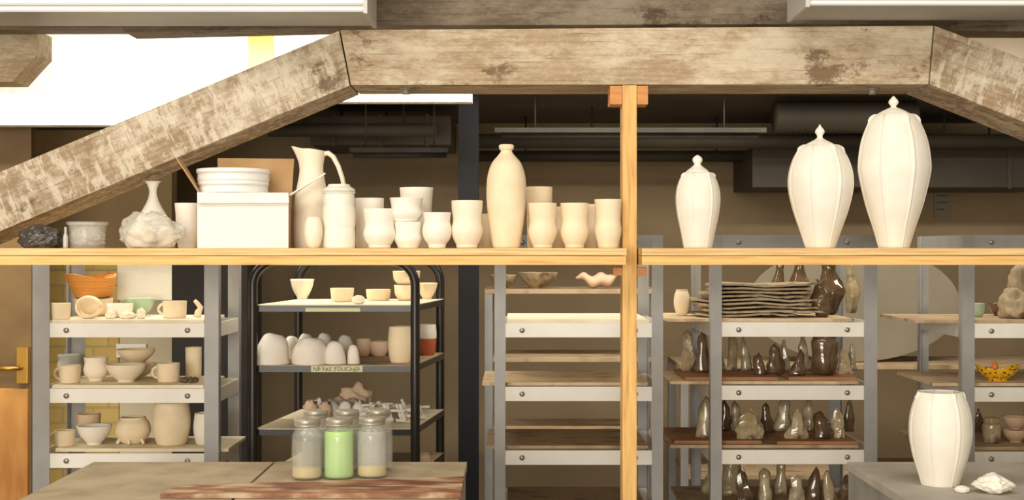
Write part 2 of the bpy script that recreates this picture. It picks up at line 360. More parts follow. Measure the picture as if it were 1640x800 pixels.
# post and planks
post=box('timber_post',X(997,4.1),X(1020,4.1),4.10,4.19,0,Z(135,4.1)-.002,'pinev',bev=.003); meta(post,'yellow pine post standing under the timber beam','post')
pbox('post_block',977,996.5,137,167,4.10,4.19,'pinedark',post); pbox('post_block',1020.5,1038,137,167,4.10,4.19,'pinedark',post)
pbox('post_block',982,996.5,428,441,4.10,4.19,'pinedark',post); pbox('post_block',1020.5,1036,428,441,4.10,4.19,'pinedark',post)
PT=1.5555; DO=.1
def plank(p0,p1,p1b,label,p0b=None):
    d0=3.98; zb=Z(424,d0); zm=Z(409,d0)
    r=box('shelf_plank',X(p0,d0),X(p1,d0),d0,4.095,zm,PT,'ply'); meta(r,label,'shelf')
    box('plank_underlayer',X(p0,d0)+.0005,X(p1,d0)-.002,d0+.002,4.095,zb,zm-.0015,'pine',r)
    box('plank_rear',X(p0b or p0,4.1),X(p1b,4.1),4.0955,4.36,zb,PT,'ply',r)
plank(-34,1004,996,'thick yellow plywood and pine plank carrying pottery')
plank(1028,1720,1714,'thick yellow pine plank carrying three lidded jars',1024)
for px in(-30,1690):
    o=box('timber_post',X(px,4.3)-(.04 if px<0 else 0),X(px,4.3)+(0 if px<0 else .04),4.23,4.33,0,Z(424,3.98)-.001,'pinev'); meta(o,'pine post supporting the plank end','post')

# ================================================================= items on plank
def pot(name,prof,cx,w,h,d,m,label,cat='cup',z=PT,group=None,**k):
    return meta(lathe(name,prof,cx,w,h,d+DO,z,m,**k),label,cat,group)
G='unglazed tumblers on the plank'
pot('round_pot','round',502,30,50,3.93,'cream','small rounded cream pot beside the lidded jar','pot')
bt=[(.62,0),(.68,.015),(.76,.1),(.93,.32),(1,.5),(.97,.66),(.86,.76),(.70,.83),(.48,.88),(.33,.915),(.28,.94),(.36,.955),(.38,.985),(.30,1)]
pot('tall_bottle',bt,811,64,166,3.98,'peach','tall cream stoneware bottle with small flared neck','bottle',open_=False)
jr=[(.94,0),(.97,.03),(.98,.15),(.95,.28),(.93,.33),(.97,.38),(.99,.5),(.97,.62),(.93,.68),(.95,.72),(.94,.8),(.9,.86),(.97,.88),(.98,.9)]
d=3.97+DO
o=pot('ribbed_jar',jr,543,54,100,3.97,'white','tall ribbed cream jar with flat lid','jar',open_=False)
lathe('lid',[(1,0),(1,.25),(.78,.6),(.7,.75),(.66,1)],543,51,11,d,PT+91*d/F,'white',parent=o,open_=False)
def spout(v,a,q,R):
    if q>.74:
        u=(q-.74)/.26; c=max(0,-math.cos(a))
        v.x-=R*.34*u*u*c**6; v.z+=.010*u*c**4; v.z-=.006*u*max(0,math.cos(a))
    return v
pp=[(.90,0),(.95,.03),(1.0,.15),(1.0,.3),(.93,.45),(.80,.6),(.67,.73),(.62,.82),(.68,.92),(.76,1)]
dp=4.19
o=meta(lathe('pitcher',pp,499,60,158,dp,PT,'cream',fn=spout),'tall cream pitcher with pulled spout and long handle','pitcher')
s=dp/F
hp=[(19,151),(27,152),(35,146),(43,131),(49,113),(53,95),(53,78),(49,62),(40,50),(27,42)]
tube('handle',[(a*s,0,b*s) for a,b in hp],lambda u:.0085-.003*u,'cream',(X(499,dp),dp,PT),o,n=10,rz=1.5)
for (p,cx,w,h,d,m,lab) in(
 ('straight',592,46,80,4.13,'white','plain off-white tumbler behind a waisted cup'),
 ('tumbler',608,52,63,3.96,'white','small waisted cream tumbler with narrow foot'),
 ('tumbler2',667,54,97,4.17,'white','tall white tumbler standing behind smaller cups'),
 ('cup',700,47,57,3.95,'white','round bellied white cup with narrow foot'),
 ('tumbler',748,51,76,3.96,'cream','waisted cream tumbler with narrow foot'),
 ('tumbler',778,34,55,4.13,'peach','peach tumbler half hidden behind the bottle'),
 ('straight',864,42,98,4.17,'peach','tall peach tumbler behind the others'),
 ('tumbler',869,46,72,3.95,'peach','waisted peach tumbler beside the tall bottle'),
 ('tumbler2',893,34,66,4.13,'peach','peach tumbler half hidden behind others'),
 ('tumbler',920,46,72,3.96,'peach','waisted peach tumbler with rounded belly'),
 ('tumbler2',949,34,70,4.13,'peach','peach tumbler half hidden behind others'),
 ('tumbler2',974,44,78,3.96,'peach','tall peach tumbler beside the pine post')):
    pot('tumbler',p,cx,w,h,d,m,lab,group=G)
s=4.07/F
pot('tumbler','tumbler2',654,46,42,3.97,'white','cream cup carrying another cup on its rim',group=G)
pot('tumbler','tumbler2',651,54,38,3.97,'white','cream cup stacked on another cup',z=PT+42*s+.0005,group=G)
# faceted jars
def rib(n,amp,sh0,sh1,shamp,ph=.25,fl=.36):
    def fn(v,a,q,R):
        x=(a*n/(2*math.pi)+ph)%1; xc=(x-.5)*2*math.pi/n; x=min(x,1-x)*2*math.pi/n
        k=(1-fl)+fl*math.cos(math.pi/n)/math.cos(xc)
        k+=amp*math.exp(-(x/.035)**2)-amp*.6*math.exp(-((x-.09)/.05)**2)
        if sh0<q<sh1: k+=shamp*math.exp(-(x/.09)**2)*math.sin((q-sh0)/(sh1-sh0)*math.pi)
        v.x*=k; v.y*=k; return v
    return fn
def fjar(cx,w,h,d,body,bh,lidp,lw,label,n=7,ph=.25):
    d+=DO
    o=meta(lathe('lidded_jar',body,cx,w*1.02,h*bh,d,PT,'white',n=360,open_=False,fn=rib(n,.012,.93,1.02,.11,ph)),label,'jar','lidded porcelain jars')
    lathe('lid',lidp,cx,lw,h*(1-bh)+2,d,PT+(h*bh-1)*d/F,'white',n=48,parent=o,open_=False)
fjar(1117,71,148,3.98,[(.60,0),(.64,.01),(.76,.2),(.92,.42),(1,.62),(.97,.76),(.86,.88),(.70,.97),(.56,1)],.82,[(1,0),(.9,.12),(.55,.3),(.3,.45),(.28,.52),(.42,.68),(.36,.85),(.08,1)],38,'small white ribbed porcelain jar with knobbed lid',ph=.1)
fjar(1313,103,197,3.98,[(.43,0),(.46,.01),(.62,.16),(.84,.36),(.99,.57),(.98,.72),(.85,.86),(.66,.96),(.50,1)],.84,[(1,0),(.85,.1),(.42,.25),(.2,.36),(.22,.5),(.33,.62),(.28,.75),(.1,.9),(.03,1)],46,'wide white ribbed porcelain jar with pointed finial lid')
fjar(1431,113,242,3.99,[(.40,0),(.43,.01),(.57,.14),(.80,.33),(.98,.54),(1,.64),(.92,.79),(.76,.91),(.60,.98),(.5,1)],.885,[(1,0),(.8,.14),(.4,.32),(.16,.42),(.2,.52),(.3,.66),(.22,.82),(.04,1)],54,'tallest white ribbed porcelain jar with knob lid',ph=.4)

# cardboard box with tubs
d=4.0; s=d/F; bx=empty('cardboard_box',(X(386,d),4.09,PT)); meta(bx,'white cardboard box with open brown flaps','box')
x0,x1=X(312,d),X(456,d); zt=PT+89*s; yb=4.18; t=.004
box('front_panel',x0,x1,d,d+t,PT,zt,'cardw',bx,.001)
box('back_panel',x0,x1,yb-t,yb,PT,zt,'card',bx,.001)
box('side_panel',x0,x0+t,d+t,yb-t,PT,zt,'cardw',bx,.001); box('side_panel',x1-t,x1,d+t,yb-t,PT,zt,'card',bx,.001)
box('bottom_panel',x0+t,x1-t,d+t,yb-t,PT,PT+t,'card',bx,.001)
def flap(pts,m):
    c=Vector(pts[0]); v=[Vector(p)-c for p in pts]; nrm=(v[1]-v[0]).cross(v[3]-v[0]).normalized()*.004
    vv=v+[a+nrm for a in v]
    mk('box_flap',vv,[(0,1,2,3),(7,6,5,4),(0,1,5,4),(1,2,6,5),(2,3,7,6),(3,0,4,7)],m,c,bx)
flap([(x0+.04,yb,zt),(x1,yb,zt),(x1+.005,yb+.04,zt+.112),(x0+.035,yb+.04,zt+.112)],'card')
flap([(x0,d+.02,zt),(x0,d+.1,zt),(x0-.055,d+.07,zt+.095),(x0-.06,d-.01,zt+.098)],'card')
flap([(x1,d+.015,zt-.005),(x1,d+.08,zt-.005),(x1+.10,d+.07,zt+.062),(x1+.105,d+.02,zt+.06)],'cardw')
flap([(x0,d,zt),(x1,d,zt),(x1+.002,d-.012,zt-.03),(x0+.002,d-.012,zt-.032)],'cardw')
box('box_filling',x0+t+.001,x1-t-.001,d+t+.001,yb-t-.001,PT+t,zt-.001,'cardw',bx,.001)
bx.rotation_euler=(0,0,math.radians(6))
for k in range(2):
    tb=lathe('plastic_tub',[(.97,0),(.98,.1),(.97,.6),(1,.64),(1,.97),(.97,1)],374,112+k*4,19,4.095,zt+.001+k*.0357,'tub',open_=False,n=64,fine=2); meta(tb,'round white plastic tub with lid, stacked on the box','tub','stacked plastic tubs')
# bags etc
meta(blob('black_plastic_bag',66,68,40,4.04,PT,'blkbag',dep=.09,amp=.2,fr=2,seed=3,ridge=.3),'crumpled black plastic bag','bag')
o=meta(lathe('clear_tub',[(.86,0),(.9,.1),(.97,.85),(1,.9),(1,1)],140,60,40,4.045,PT,'clrtub',sx=1),'clear plastic tub with loose wrapping','tub')
blob('wrapping_film',140,50,32,4.045,PT+.008,'clrbag',dep=.08,amp=.2,fr=2,seed=8,parent=o,ridge=.3)
lathe('tub_rim',[(1,0),(1.02,.5),(1,1)],140,64,5,4.045,PT+37*4.045/F,'clrtub',parent=o)
meta(lathe('small_bottle',[(1,0),(1,.5),(.6,.65),(.5,.7),(.5,1)],105,8,34,3.995,PT,'greygl',open_=False,n=16),'tiny grey bottle beside the clear tub','bottle')
def drape(c):
    c.z=c.z*(1-.22*max(0,c.x)) + .06*math.sin(c.x*7+c.y*3)*max(0,c.z); return c
o=meta(blob('plastic_wrapped_bundle',243,100,60,4.06,PT,'clrbag',dep=.12,amp=.14,fr=1.1,seed=5,ridge=.3,shape=drape),'low bundle wrapped in cloudy crumpled plastic sheet','wrapped bundle')
blob('inner_pot',226,44,42,4.06,PT+.002,'cream',dep=.06,amp=.03,seed=2,parent=o)
blob('inner_pot',268,30,36,4.06,PT+.002,'cream',dep=.05,amp=.03,seed=4,parent=o)
pot('gourd_vase',[(.55,0),(.8,.1),(1,.3),(.95,.42),(.6,.58),(.32,.72),(.22,.85),(.35,.96),(.5,1)],245,54,107,4.13,'white','white gourd shaped vase with slim neck','vase')
pot('tumbler','tumbler2',300,40,72,4.13,'white','white tumbler beside the cardboard box',group=G)

# ================================================================= racks
def rack(label,pl0,pl1,pr0,pr1,d,dep,levels,top,boards,lip=23,bt=.012):
    s=d/F; xl0,xl1,xr0,xr1=[X(p,d) for p in(pl0,pl1,pr0,pr1)]; zt=Z(top,d)
    r=empty('metal_shelving_rack',((xl0+xr1)/2,d+dep/2,0)); meta(r,label,'shelving rack')
    a=.0035
    def L(x0,x1,outer_left,front):
        y0=d if front else d+dep; sy=1 if front else -1
        xo=x0 if outer_left else x1; sxx=1 if outer_left else -1; w=x1-x0; q=.04
        pts=[(xo,y0),(xo+sxx*w,y0),(xo+sxx*w,y0+sy*a),(xo+sxx*a,y0+sy*a),(xo+sxx*a,y0+sy*q),(xo,y0+sy*q)]
        v=[(p[0]-xo,p[1]-y0,0) for p in pts]+[(p[0]-xo,p[1]-y0,zt) for p in pts]
        f=[tuple(range(6)),tuple(range(11,5,-1))]+[(i,(i+1)%6,(i+1)%6+6,i+6) for i in range(6)]
        mk('upright',v,f,'gsteel',(xo,y0,0),r)
    for fr in(True,False): L(xl0,xl1,True,fr); L(xr0,xr1,False,fr)
    zs=[]
    for i,py in enumerate([top]+levels):
        z1=Z(py,d); z0=z1-lip*s; m='gsteel' if i==0 else 'wsteel'
        fr=box('shelf_rail',xl0+a*1.3,xr1-a*1.3,d+a*1.2,d+a*2.4,z0,z1,m,r,.0008)
        for px in(pl1+27,pr0-27):
            tube('bolt',[(0,0,0),(0,-.006,0)],.0095,'bolt',(X(px,d),d+a*1.2,(z0+z1)/2),fr,n=12)
        box('shelf_rail',xl0+a*1.3,xr1-a*1.3,d+dep-a*2.4,d+dep-a*1.2,z0,z1,m,r,.0008)
        for xx in(xl0+a*1.4,xr1-a*2.4): box('shelf_rail',xx,xx+a,d+.042,d+dep-.042,z0,z1,m,r,.0008)
        if i:
            bp0,bp1,bm=boards[i-1]
            b=box('shelf_board',X(bp0,d),X(bp1,d),d+.043 if (bp0<pl1 or bp1>pr0) else d+.01,d+dep-.043,z1+.0005,z1+bt,bm,None,.001)
            meta(b,'flat plywood board lying on the rack rails, stained from use','board','boards on the racks')
            zs.append(z1+bt)
    return zs
zA=rack('grey steel rack with white rails full of bisque cups',52,79,327,350,4.75,.40,[517,622,726,835],398,[(82,325,'boardl'),(82,325,'boardl'),(82,362,'boardl'),(82,325,'board')])
zB=rack('grey steel rack with empty worn boards',792,809,1044,1062,4.9,.55,[517,619,721,823],376,[(812,1040,'boardl'),(772,1040,'board'),(778,1040,'boardd'),(812,1040,'boardd')])
zC=rack('grey steel rack loaded with dark glazed pieces',1138,1156,1384,1405,4.95,.55,[516,617,720,822],376,[(1070,1370,'board'),(1075,1380,'board'),(1075,1380,'boardd'),(1100,1380,'boardd')])
zD=rack('grey steel rack with mixed glazed pottery',1541,1561,1810,1830,4.95,.55,[518,620,723,825],376,[(1470,1820,'boardd'),(1500,1820,'board'),(1500,1820,'boardd'),(1565,1800,'boardd')])

# rack A items
def A(k,py): return zA[k],dz(zA[k],py,4.80,5.1)
def ra(name,prof,cx,w,h,k,py,m,label,cat='cup',hside=0,d=None,**kw):
    z,d_=A(k,py); d=d or d_
    o=meta(lathe(name,prof,cx,w,h,d,z+.0004,m,**kw),label,cat)
    if hside:
        s=d/F; handle(o,cx+hside*w*.46,d,z,z+h*s*.52,h*s*.32,h*s*.6,hside,.0045,m)
    return o
def wob(v,a,q,R):
    k=1+.05*math.sin(3*a+q*4)+.015*math.sin(q*70); v.x*=k; v.y*=k; v.z+=.008*q*math.sin(2*a); return v
ra('cup','straight',98,30,25,0,515,'peach','small peach cup with wide mouth')
z=zA[0]; d=5.02; ra('clay_cup','deep',150,60,28,0,508,'peach','peach bowl carrying the orange basket','bowl',d=d)
meta(lathe('woven_basket',[(.62,0),(.75,.15),(.9,.6),(1,.95),(.97,1)],147,80,36,d,z+28*d/F+.001,'basket',fn=wob,t=.006),'small orange coiled basket with uneven rim','basket')
d=4.84; rr=18*d/F
tp=[(rr*math.cos(a*math.pi/12),0,rr*.85*math.sin(a*math.pi/12)+rr*.85+.006) for a in range(25)]
meta(tube('clay_ring_cup',tp,.007,'peach',(X(142,d),d,z),n=12,rz=3),'peach ring shaped cup lying on its side','cup')
ra('small_dish','deep',192,42,22,0,512,'white','white dish with rounded sides','dish',d=4.9)
ra('glazed_bowl','bowl',224,48,28,0,510,'green','pale bowl with green glaze on top','bowl',d=5.02)
for cx,w,h,lab in((177,16,14,'small white clay lump'),(205,26,12,'flat white clay lump'),(226,14,18,'small upright clay lump')):
    meta(blob('clay_lump',cx,w,h,4.82,z+.0004,'cream',amp=.3,seed=cx),lab,'clay')
ra('mug','straight',280,38,27,0,516,'peach','square peach mug with thick handle','mug',-1,d=4.87)
d=4.9
meta(tube('clay_figure',[(0,0,0),(.004,0,.02),(.012,0,.035),(.0,0,.05),(-.01,0,.06)],lambda u:.014-.008*u,'peach',(X(316,d),d,z+.001)),'small curled peach clay figure','figurine')
ra('mug','cup',112,40,36,1,606,'greygl','grey glazed cup behind a mug','cup',d=5.05)
ra('mug','straight',112,34,28,1,622,'peach','small straight peach mug','mug',-1,d=4.84)
ra('mug','cup',154,40,38,1,620,'cream','cream mug with round belly','mug',d=4.9)
ra('bowl','bowl',218,66,24,1,606,'peach','wide peach bowl holding another bowl','bowl',d=5.02)
meta(lathe('bowl','bowl',218,62,22,5.02,zA[1]+24*5.02/F+.001,'peach'),'peach bowl stacked inside another bowl','bowl')
ra('bowl','bowl',202,64,28,1,621,'cream','wide cream bowl beside a peach mug','bowl',d=4.88)
ra('mug','straight',270,36,30,1,618,'peach','peach mug with loop handle','mug',-1,d=4.87)
ra('mug','straight',310,26,48,1,612,'peach','tall straight peach mug beside dark beads','mug',d=5.05)
z=zA[1]
for i in range(9):
    a=i*.7; meta(blob('dark_bead',303+9*math.cos(a)*1.3,8,8,4.86+.03*math.sin(a),z+.0003,'glaze',sub=2,amp=.05,seed=i),'small dark glazed bead','bead','dark beads on the shelf')
ra('mug','deep',142,38,40,2,708,'pink','small pinkish cup behind the bowls',d=5.04)
ra('mug','straight',104,32,25,2,722,'peach','small straight peach cup','mug',-1,d=4.86)
ra('bowl','bowl',151,56,30,2,721,'white','white footed bowl beside a cup','bowl',d=4.9)
o=ra('tripod_pot','round',213,56,42,2,722,'peach','peach tripod pot with lug feet','pot',d=4.92)
for a in(-20,0,20): tube('foot',[(a*.0021*.9,-.03 if a else -.05,.02),(a*.0024,-.035 if a else -.055,0.003)],.006,'peach',WL[o.name],o,n=8)
ra('tumbler','barrel',275,60,68,2,722,'peach','large barrel shaped peach tumbler',d=4.9)
ra('jar','barrel',331,42,50,2,719,'white','white jar with rounded belly','jar',d=4.9)
o=pbox('white_paper_sheet',188,275,400,480,5.1505,5.1525,'paper',bev=.0004); meta(o,'white sheet hanging behind the rack','paper')

# ================================================================= cart
dF,dB=4.82,5.45
cart=empty('black_tube_cart',(X(560,5.1),5.1,0)); meta(cart,'black tubular steel cart with pottery on its shelves','cart')
def U(p0,p1,d,parent):
    xa,xb=X(p0,d),X(p1,d); zt=1.512; r=.085; pts=[(xa,0,.12),(xa,0,.6),(xa,0,1.2)]
    for i in range(9):
        a=math.pi-math.pi/2*i/8; pts.append((xa+r+r*math.cos(a),0,zt-r+r*math.sin(a)))
    for i in range(9):
        a=math.pi/2-math.pi/2*i/8; pts.append((xb-r+r*math.cos(a),0,zt-r+r*math.sin(a)))
    pts+=[(xb,0,1.2),(xb,0,.6),(xb,0,.12)]
    tube('cart_frame',pts,.0165,'black',(0,d,0),parent,n=16)
    for xx in(xa,xb):
        w=lathe('caster_wheel',[(.6,0),(1,.1),(1,.9),(.6,1)],0,50,14,4.5,0,'blackp',parent=parent,open_=False,x=xx,n=24)
        w.data.transform(Matrix.Rotation(math.pi/2,4,'Y')); w.location=Vector((xx-.015,d,.052))-WL[parent.name]
U(405,665,dF,cart); U(478,705,dB,cart)
zK=[]
for py,lm in((488,'boardl'),(585,'boardd'),(687,'boardl'),(765,'board')):
    z=Z(py,dF)
    ff,bb=dF+.018,dB-.018
    quad=[(X(406,dF),ff),(X(664,dF),ff),(X(712,dB),bb),(X(482,dB),bb)]
    cx=sum(q[0] for q in quad)/4; cy=sum(q[1] for q in quad)/4
    def slab(n,z0,z1,m,par,shr=0):
        v=[((q[0]-cx)*(1-shr),(q[1]-cy)*(1-shr),0) for q in quad]+[((q[0]-cx)*(1-shr),(q[1]-cy)*(1-shr),z1-z0) for q in quad]
        return mk(n,v,[(0,1,2,3),(7,6,5,4),(0,1,5,4),(1,2,6,5),(2,3,7,6),(3,0,4,7)],m,(cx,cy,z0),par)
    tray=slab('cart_shelf',z-.024,z-.003,'black',cart); slab('shelf_liner',z-.0029,z,lm,tray,.01)
    zK.append(z)
    if py in(488,585):
        a,b=(488,576) if py==488 else(497,580)
        tp=box('tape_label',X(a,dF),X(b,dF),ff-.0022,ff-.0004,z-.024,z-.002,'tape',cart,.0003)
        if py==488: tp.scale=(1,1,.6); continue
        cu=bpy.data.curves.new('tape_lettering','FONT')
        cu.body='NE PAS TOUCHER'; cu.size=.0205; cu.align_x='CENTER'; cu.extrude=.0002
        tmp=bpy.data.objects.new('tmp_text',cu); me=bpy.data.meshes.new_from_object(tmp); bpy.data.objects.remove(tmp)
        for v in me.vertices:
            x=v.co.x; v.co.y+=.0018*math.sin(x*75)+.0013*math.sin(x*190); v.co.x+=.0016*math.sin(x*110+v.co.y*200)
        me.materials.clear(); me.materials.append(M['ink'])
        t_=bpy.data.objects.new('tape_lettering',me); t_.rotation_euler=(math.pi/2,0,0)
        place(t_,((X(a,dF)+X(b,dF))/2,ff-.0026,z-.0205),tp)
def K(name,prof,cx,w,h,k,py,m,label,cat='cup',**kw):
    z=zK[k]; d=dz(z,py,4.9,5.38); return meta(lathe(name,prof,cx,w,h,d,z+.0004,m,**kw),label,cat)
K('cup','bowl',484,38,32,0,478,'cream','small footed cream bowl cup','cup')
K('dish','dish',548,38,22,0,483,'peach','low peach dish beside a clay lump','dish')
meta(blob('clay_lump',574,20,14,4.92,zK[0]+.0004,'cream',amp=.2,seed=2),'small cream clay lump beside a dish','clay')
K('dish','dish',606,40,18,0,481,'peach','low peach dish with thick rim','dish')
o=K('dish','deep',651,40,25,0,481,'peach','thick peach bowl at the base of a stack','bowl')
d=WL[o.name].y; meta(lathe('bowl','deep',651,44,22,d,zK[0]+25*d/F+.001,'peach'),'peach bowl stacked on another bowl','bowl')
K('bowl','bowl',684,34,26,0,476,'peach','peach bowl beside the stack','bowl')
def domes(v,a,q,R):
    k=1+.10*noise.noise(v*18); return v*k
dm=[(1,0),(1,.1),(.97,.34),(.86,.64),(.60,.89),(.32,.98),(.02,1)]
for cx,w,h,py in((437,54,48,584),(468,28,32,570),(490,28,36,570),(497,58,42,587),(520,28,38,571),(537,34,36,586),(553,28,36,572),(566,20,30,582)):
    K('plaster_dome',dm,cx,w,h,1,py,'plaster','rounded white plaster hump mold','mold',open_=False,fn=domes)['group']='plaster hump molds on the cart'
K('bowl','deep',583,24,28,1,570,'pink','small pinkish bowl beside plaster molds','bowl')
K('bowl','deep',607,30,24,1,570,'pink','small pinkish bowl behind the tumbler','bowl')
K('tumbler','barrel',641,40,58,1,580,'peach','tall peach tumbler on the cart')
o=K('jar','barrel',684,30,48,1,568,'terra','cup glazed white above terracotta','jar')
d=WL[o.name].y; lathe('white_glaze_band',[(.97,0),(1.02,.3),(.98,.7),(.91,1)],684,30,26,d,WL[o.name].z+23*d/F,'white',parent=o)
# shelf 3
z=zK[2]
rnd=random.Random(4)
for i in range(44):
    d=4.98+rnd.random()*.2; cx=588+rnd.random()*92; lay=i//11
    L_=.05+rnd.random()*.02
    o=box('clay_strip',-L_/2,L_/2,-.008,.008,0,.009,'plaster',None,.001)
    o.location=(X(cx,d),d,z+.001+lay*.0135+ (i%3)*.003); o.rotation_euler=(rnd.uniform(-.1,.1),rnd.uniform(-.12,.12),rnd.uniform(-.8,.8))
    if i%4==0: o.rotation_euler=(0,1.25,rnd.uniform(-.5,.5)); o.location.z=z+.036
    meta(o,'thin white clay test strip in a loose pile','test strip','pile of clay test strips')
for i in range(8):
    meta(blob('clay_scrap',498+i*11,22,30,5.1+rnd.random()*.15,z+.0004,'plaster' if i%2 else 'pink',amp=.4,seed=i*3,sub=3),'torn scrap of pale clay','clay scrap','clay scraps on the cart')
meta(blob('pink_clay_lump',571,48,52,5.3,z+.0004,'pink',amp=.4,fr=1.6,seed=21,dep=.08),'upright lump of pinkish clay','clay')
K('pink_pot','round',676,30,34,3,762,'pink','small pinkish pot on the lower cart shelf','pot')
K('bowl','bowl',452,34,18,3,766,'white','small white bowl on the lower cart shelf','bowl')

# ================================================================= back shelves
def backshelf(p0,p1,d,dep,pys,label,m='boardd'):
    x0,x1=X(p0,d),X(p1,d); r=empty('storage_shelf',((x0+x1)/2,d+dep/2,0)); meta(r,label,'shelf')
    zt=Z(pys[0],d)
    for xx in(x0,x1-.035):
        for yy in(d,d+dep-.035): box('shelf_leg',xx,xx+.035,yy,yy+.035,0,zt-.02,'gsteel',r)
    for i,py in enumerate(pys):
        z=Z(py,d)
        if i==0: box('shelf_top',x0,x1,d,d+dep,z-.0195,z,m,r)
        else: box('shelf_panel',x0+.036,x1-.036,d,d+dep,z-.02,z,m,r)
    return zt
zb=backshelf(776,1056,5.95,.45,[463,572,690],'old shelf of dark worn boards holding bowls')
d=6.1
meta(lathe('bowl','bowl',806,46,22,d,zb+.0004,'slab'),'pale grey bowl on the old shelf','bowl')
meta(lathe('bowl','bowl',862,64,26,d,zb+.0004,'slab'),'dull brown glazed bowl with flared rim','bowl')
wv=[];wf=[];nu=24;nv=8
for i in range(nu+1):
    u=-1+2*i/nu
    for k in range(nv):
        a=2*math.pi*k/nv; th=(.026*(1-abs(u)**2)+.004)
        wv.append((u*.11+.0,math.cos(a)*th*1.6,.03+math.sin(a)*th+.045*abs(u)**1.6*(1.25 if u>0 else .5)+.01*math.cos(u*9)))
for i in range(nu):
    for k in range(nv): wf.append((i*nv+k,i*nv+(k+1)%nv,(i+1)*nv+(k+1)%nv,(i+1)*nv+k))
wf+= [tuple(range(nv)),tuple(range(len(wv)-1,len(wv)-nv-1,-1))]
mz=min(v[2] for v in wv)
o=mk('wing_sculpture',[(a,b,c-mz) for a,b,c in wv],wf,'pink',(X(962,6.1),6.1,zb+.0004),smooth=True); meta(o,'white winged ceramic sculpture','sculpture')
zc=backshelf(1090,1720,6.05,.5,[584,760],'low dark storage shelf below the round board')
v=[];n=64
for y in(-.01,.01):
    for k in range(n): v.append((.48*math.cos(2*math.pi*k/n),y,.262*math.sin(2*math.pi*k/n)+.262))
fc=[tuple(range(n)),tuple(range(2*n-1,n-1,-1))]+[(k,(k+1)%n,(k+1)%n+n,k+n) for k in range(n)]
o=mk('round_board',v,fc,'disc',(X(1368,6.2),6.2,zc+.002),bev=.004); o.rotation_euler=(-.06,0,0); meta(o,'large pale oval board standing upright','board')

# ================================================================= rack C
z=zC[0]
for i in range(9):
    w=146+rnd.random()*52; cx=1203+rnd.uniform(-18,18); s=5.1/F
    na,nr=40,6; V=[];Fc=[];hw=w/2*s; hd=.10+.015*rnd.random()
    for L_ in(0,1):
        for j in range(nr+1):
            for k in range(na):
                a=2*math.pi*k/na; ca,sa=math.cos(a),math.sin(a); q=j/nr+.001
                q2=q*(1+.11*noise.noise(Vector((ca*2.5,sa*2.5,i*3.1)))*2)
                x=hw*math.copysign(abs(ca)**.4,ca)*q2; y=hd*math.copysign(abs(sa)**.4,sa)*q2
                V.append((x,y,L_*.007+.004*math.sin(x*22+i*.5)+.002*math.sin(x*47+y*20+i*.8)))
    m1=(nr+1)*na
    for j in range(nr):
        for k in range(na):
            q=(j*na+k,j*na+(k+1)%na,(j+1)*na+(k+1)%na,(j+1)*na+k); Fc.append(q); Fc.append(tuple(t_+m1 for t_ in q))
    for k in range(na):
        b0=nr*na; Fc.append((b0+k,b0+(k+1)%na,b0+(k+1)%na+m1,b0+k+m1))
    meta(mk('ceramic_slab',V,Fc,'slab',(X(cx,5.15),5.15,z+.007+i*.0137)),'thin wavy grey brown ceramic slab in a stack','slab','stack of ceramic slabs')
meta(lathe('small_vase','round',1092,26,42,5.2,z+.0004,'peach'),'small beige vase beside the slab stack','vase')
gb=[(.55,0),(.8,.1),(1,.35),(.9,.55),(.6,.72),(.45,.85),(.55,1)]
def warp(sd):
    def fn(v,a,q,R):
        k=1+.32*noise.noise(Vector((math.cos(a)*1.3+sd,math.sin(a)*1.3,q*3))); v.x=v.x*k+.010*math.sin(q*3+sd); v.y*=k; v.z*=1+.05*math.sin(2*a+sd)*q; return v
    return fn
for i,(cx,w,h,dd) in enumerate(((1326,46,84,5.3),(1284,32,86,5.4),(1246,24,84,5.42),(1362,22,80,5.42),(1316,30,58,5.1))):
    meta(lathe('glazed_bottle',gb,cx,w,h,dd,z+.0004,'glaze' if i!=3 else 'glaze2',fn=warp(i*2.3)),'glossy dark brown warped glazed bottle','bottle','glazed bottles on the rack')
def flat(cx,w,d0,dd,z,h,lab,m='tray'):
    o=box('clay_tray',X(cx-w/2,d0),X(cx+w/2,d0),d0,d0+dd,z+.0004,z+h,m,None,.002); return meta(o,lab,'tray','rust brown trays on the rack')
GL=['glaze2','glaze','glaze3','glaze2','glaze3','glaze']
z=zC[1]
flat(1172,150,5.02,.36,z,.012,'rust brown flat tray'); flat(1318,110,5.02,.38,z,.012,'rust brown flat tray')
z1=z+.0125
for i,(cx,w,h,dd) in enumerate([(1104,24,80,5.3),(1124,20,60,5.2),(1146,28,58,5.3),(1172,18,66,5.32),(1195,22,66,5.3),(1240,28,50,5.15),(1257,18,60,5.28),(1276,22,42,5.1),(1288,16,56,5.28),(1356,24,40,5.15),(1366,14,46,5.3),(1217,22,34,5.12)]):
    meta(shard('glazed_shard',cx,w,h,dd,z1,GL[i%6],i,top=.5,n=9 if i%2 else 7),'upright glossy olive brown ceramic shard','ceramic piece','glazed shards on the middle shelf')
meta(lathe('glazed_jar',[(.6,0),(.85,.08),(.95,.3),(.9,.5),(.95,.75),(.8,.88),(.86,.95),(.86,1)],1320,46,68,5.12,z1,'glaze',fn=wob),'glossy reddish brown glazed jar','jar')
z=zC[2]
flat(1150,140,5.02,.38,z,.012,'rust brown flat tray'); flat(1310,130,5.0,.4,z,.012,'rust brown flat tray'); z1=z+.0125
